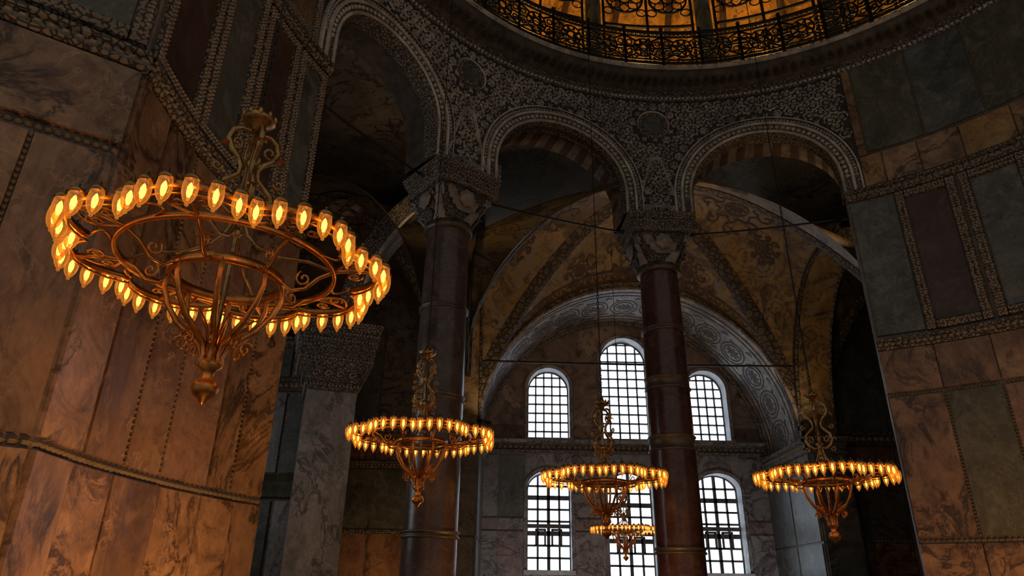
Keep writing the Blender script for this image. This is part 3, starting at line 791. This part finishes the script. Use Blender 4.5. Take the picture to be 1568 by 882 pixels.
# ------------------------------------------------------------------ chandeliers
def chandelier_mesh():
    mb=MB()
    def pol(r,a,z): return (r*cos(a),r*sin(a),z)
    lob=lambda a: 1.05+.19*abs(cos(4*a))**.75      # scalloped, eight lobes
    hoop=[pol(lob(2*pi*i/160),2*pi*i/160,0) for i in range(160)]
    tube(mb,hoop,.020,M_brass,4,True,1.8)
    tube(mb,[(x*.985,y*.985,-.055) for x,y,z in hoop],.010,M_brass,4,True)
    fine=[pol(lob(2*pi*i/1600)+.055,2*pi*i/1600,0) for i in range(1601)]
    cum=[0]
    for i in range(1600): cum.append(cum[-1]+math.dist(fine[i],fine[i+1]))
    NL=52; k=0; LP=[]
    for i in range(NL):
        tgt=cum[-1]*(i+.5)/NL
        while cum[k]<tgt: k+=1
        LP.append((fine[k],2*pi*k/1600))
    for c,a in LP:
        lathe(mb,[(.004,.085),(.014,.08),(.010,.06),(.03,.05),(.05,.035),(.056,.015),(.048,.006)],M_brassd,12,c)
        lathe(mb,[(.046,.008),(.050,-.02),(.053,-.055),(.050,-.09),(.040,-.125),(.025,-.150),(.011,-.162),(.014,-.175),(.0,-.187)],M_cup,12,c)
        lathe(mb,[(.0,-.005),(.010,-.02),(.021,-.05),(.020,-.085),(.010,-.115),(0,-.12)],M_bulb,8,c)
        tube(mb,[pol(lob(a)-.01,a,0),pol(lob(a)+.03,a,.025),c[:2]+(.05,)],.009,M_brass,4)
    tube(mb,[pol(.86,2*pi*i/72,-.02) for i in range(72)],.020,M_brass,4,True,1.8)
    for k in range(16):
        a=2*pi*k/16; sg=1 if k%2 else -1
        pts=[pol(.86+(lob(a)-.88)*t,a+sg*.16*sin(pi*t),-.02*(1-t)) for t in [j/8 for j in range(9)]]
        tube(mb,pts,.013,M_brass,5)
    for k in range(8):
        a=2*pi*k/8
        for sg in (-1,1):
            c=Vector(pol(1.03,a+sg*.09,-.01)); pts=[c+Vector((.07*(1-j/18)*cos(a+sg*j*.6),.07*(1-j/18)*sin(a+sg*j*.6),0)) for j in range(16)]
            tube(mb,pts,.010,M_brass,4)
    tube(mb,[pol(.44,2*pi*i/48,-.14) for i in range(48)],.027,M_brass,4,True,2.)
    prof=[(.44,-.14),(.45,-.26),(.40,-.40),(.30,-.54),(.17,-.64),(.10,-.70),(.075,-.78),(.09,-.84),(.05,-.88)]
    for k in range(8):
        a=2*pi*k/8+.2
        tube(mb,[pol(r,a,z) for r,z in prof],[.022,.022,.022,.024,.026,.024,.022,.02,.014],M_brass,6)
        c=[(.24+.06*(1-j/16)*cos(j*.6),-.70+.07*(1-j/16)*sin(j*.6)) for j in range(14)]
        tube(mb,[pol(r,a,z) for r,z in c],.012,M_brass,5)
        a2=a+pi/8
        tube(mb,[pol(r,a2,z) for r,z in ((.30,-.50),(.20,-.56),(.12,-.62),(.08,-.70))],[.008,.014,.016,.016],M_brass,5)
    lathe(mb,[(.0,-.62),(.05,-.64),(.06,-.70),(.045,-.78),(.09,-.83),(.10,-.86),(.05,-.90),(.04,-.96),(.085,-.985),(.105,-1.03),(.085,-1.08),(.04,-1.11),(.03,-1.13),(0,-1.15)],M_brass,20)
    for k in range(8):
        a=2*pi*k/8
        tube(mb,[pol(r,a,z) for r,z in ((.44,-.14),(.53,-.20),(.64,-.18),(.74,-.08),(.86,-.02),(1.0,0),(lob(a),0))],.017,M_brass,6)
        c=[(.62+.07*(1-j/16)*cos(2+j*.6),-.09+.07*(1-j/16)*sin(2+j*.6)) for j in range(14)]
        tube(mb,[pol(r,a,z) for r,z in c],.011,M_brass,5)
        if k%2==0: tube(mb,[pol(r,a,z) for r,z in ((.03,.52),(.05,.38),(.10,.26),(.20,.16),(.40,.08),(.64,.06),(.86,-.02))],[.022,.02,.02,.018,.016,.016,.016],M_brassd,6)
    tube(mb,[(0,0,-.7),(0,0,0),(0,0,.6),(0,0,1.45)],.02,M_brassd,8)
    for z,r in ((.05,.06),(.28,.05),(.52,.075),(.95,.045)):
        lathe(mb,[(.015,z-.05),(r*.6,z-.03),(r,z),(r*.6,z+.03),(.015,z+.06)],M_brassd,16)
    S=[(.03,.46),(.10,.44),(.19,.50),(.245,.60),(.22,.70),(.15,.76),(.085,.82),(.075,.90),(.11,.98),(.18,1.04),(.225,1.13),(.20,1.23),(.13,1.28),(.06,1.27),(.04,1.33)]
    for k in range(4):
        a=2*pi*k/4+.55
        tube(mb,[pol(r,a,z) for r,z in S],[.026,.028,.03,.03,.028,.026,.024,.024,.026,.028,.028,.026,.022,.02,.016],M_brassd,6)
        for (rc,zc,q,st,dr) in ((.15,.60,.075,0,1),(.15,1.12,.075,0,-1),(.27,.84,.05,3,1),(.24,.44,.05,3,1)):
            tube(mb,[pol(rc+q*(1-j/15)*cos(st+dr*j*.62),a,zc+q*(1-j/15)*sin(st+dr*j*.62)) for j in range(13)],.016,M_brassd,5)
        for (zc,rc) in ((.66,.23),(1.10,.225)):   # acanthus leaf
            grid(mb,lambda u,v:pol(rc+.09*v,a+(u-.5)*.5*(1-v),zc-.03+.10*v-.16*v*v),4,5,M_brassd)
    lathe(mb,[(.02,1.28),(.05,1.30),(.06,1.34),(.12,1.37),(.145,1.39),(.15,1.42),(.10,1.44),(.05,1.47),(.03,1.54),(.012,1.56)],M_brassd,20)
    for k in range(10):
        a=2*pi*k/10; lathe(mb,[(0,-.03),(.02,-.01),(.02,.02),(0,.05)],M_brassd,6,pol(.145,a,1.42))
    return mb.build('chandelier'),LP
src,LP=chandelier_mesh(); cmesh=src.data
M_chain=M_iron
def chandelier(ob,x,y,z,sc,top,rot,pw,zsc=1.):
    if ob is None:
        ob=bpy.data.objects.new('chandelier',cmesh); bpy.context.collection.objects.link(ob)
    ob.location=(x,y,z); ob.scale=(sc,sc,sc*zsc); ob.rotation_euler=(0,0,rot)
    mb=MB(); L=(top-z)/sc/zsc
    zz=1.55; k=0
    while zz<min(L,6.0):         # forged links near the lamp, long rods above
        tube(mb,[(.022*cos(t)*(k%2),.022*cos(t)*(1-k%2),zz+.045*sin(t)+.04) for t in [2*pi*j/8 for j in range(8)]],.008,M_chain,4,True)
        zz+=.075;k+=1
        if k%14==0:
            tube(mb,[(0,0,zz),(0,0,zz+.55)],.010,M_chain,4); zz+=.55
    while zz<L:
        tube(mb,[(0,0,zz),(0,0,min(L,zz+1.2))],.010,M_chain,4)
        lathe(mb,[(.0,-.04),(.022,0),(0,.04)],M_chain,6,(0,0,zz)); zz+=1.2
    mb.build('chain',ob)
    for i in range(4):
        c,a=LP[i*13+3]
        l=bpy.data.lights.new('lamp_light','POINT'); l.energy=pw*sc*sc; l.color=(1,.44,.12); l.shadow_soft_size=.02
        lo=bpy.data.objects.new('lamp_light_%d'%(i+1),l); lo.location=(c[0],c[1],-.06); lo.parent=ob
        bpy.context.collection.objects.link(lo)
    return ob
chandelier(src,-2.2,4.8,2.30,.925,22.0,.1,46,1.05)
chandelier(None,-1.43,11.2,2.33,.92,22.8,.4,40,1.08)
chandelier(None,1.82,13.3,2.05,.92,22.3,.2,36,1.08)
chandelier(None,5.21,11.5,1.86,.85,23.,.6,52,1.1)
chandelier(None,3.4,21.0,1.75,.78,11.8,.3,65)
chandelier(None,-2.7,1.0,.3,.92,21.,.3,110)
chandelier(None,9.2,6.4,.5,.92,22.5,.3,75)

def plight(name,x,y,z,e,c,r=.2):
    l=bpy.data.lights.new(name,'POINT'); l.energy=e; l.color=c; l.shadow_soft_size=r
    o=bpy.data.objects.new(name,l); o.location=(x,y,z); bpy.context.collection.objects.link(o)
for dg in (47,69,91,113,135):
    x,y=place(dg,11.0); plight('gallery_lamp',x,y,14.0,230,(1,.58,.16))
# floodlights added as fill on ledges and floor, to brighten vaults and walls
def fill_flood(x,y,z,dirv,e,c=(1,.68,.38),spread=180):
    mb=MB(); box(mb,-.2,.2,-.12,.12,-.12,0,M_iron); box(mb,-.03,.03,-.03,.03,-.25,-.12,M_iron)
    ob=mb.build('added_floodlight'); ob.location=(x,y,z)
    ob.rotation_euler=Vector(dirv).to_track_quat('Z','Y').to_euler()
    l=bpy.data.lights.new('added_flood_lamp','AREA'); l.shape='RECTANGLE'; l.size=.38; l.size_y=.22; l.energy=e; l.color=c; l.spread=rad(spread)
    lo=bpy.data.objects.new('added_flood_lamp',l); lo.parent=ob; lo.location=(0,0,.01); lo.rotation_euler=(pi,0,0)
    bpy.context.collection.objects.link(lo)
for dg,e in ((BDEG,19),(92.65,31),(62,14)):
    x,y=place(dg,9.95); fill_flood(x,y,9.15,(.0,.55,1),e)
fill_flood(-.8,21.6,5.0,(.25,-.3,1),17); fill_flood(9.4,21.6,5.0,(-.3,-.3,1),17)
OR=(1,.46,.14)
fill_flood(-1.7,7.6,FL+.25,(-1,.15,.65),42,OR,140)
fill_flood(-1.9,4.9,FL+.25,(-1,.45,.65),42,OR,140)
fill_flood(8.2,10.6,FL+.25,(.6,.75,.65),42,OR,140)
fill_flood(10.0,8.6,FL+.25,(.9,.6,.65),30,OR,140)
fill_flood(1.0,13.0,FL+.25,(-.75,.2,.6),15,OR,130); fill_flood(3.0,13.6,FL+.25,(.2,.8,.6),15,OR,130)
fill_flood(.6,22.2,FL+.25,(.3,1,1.0),34,(.95,.90,.92)); fill_flood(8.0,22.2,FL+.25,(-.3,1,1.0),34,(.95,.90,.92))
fill_flood(-3.4,20.6,FL+.25,(.1,1,.9),20,OR,140)

# ------------------------------------------------------------------ world + camera
w=bpy.data.worlds.new('world'); bpy.context.scene.world=w; w.use_nodes=True
bg=w.node_tree.nodes['Background']; bg.inputs[0].default_value=(1,.91,.80,1); bg.inputs[1].default_value=.21
cam=bpy.data.cameras.new('camera'); cam.lens=24; cam.sensor_width=36; cam.clip_end=200
co=bpy.data.objects.new('camera',cam); bpy.context.collection.objects.link(co)
Mx=Matrix.Rotation(rad(90+24),4,'X') @ Matrix.Rotation(rad(1.0),4,'Z')
co.matrix_world=Mx
bpy.context.scene.camera=co
for o in bpy.context.scene.objects:
    if o.parent is None: o.location.z+=EYE
vs=bpy.context.scene.view_settings
vs.view_transform='Standard'
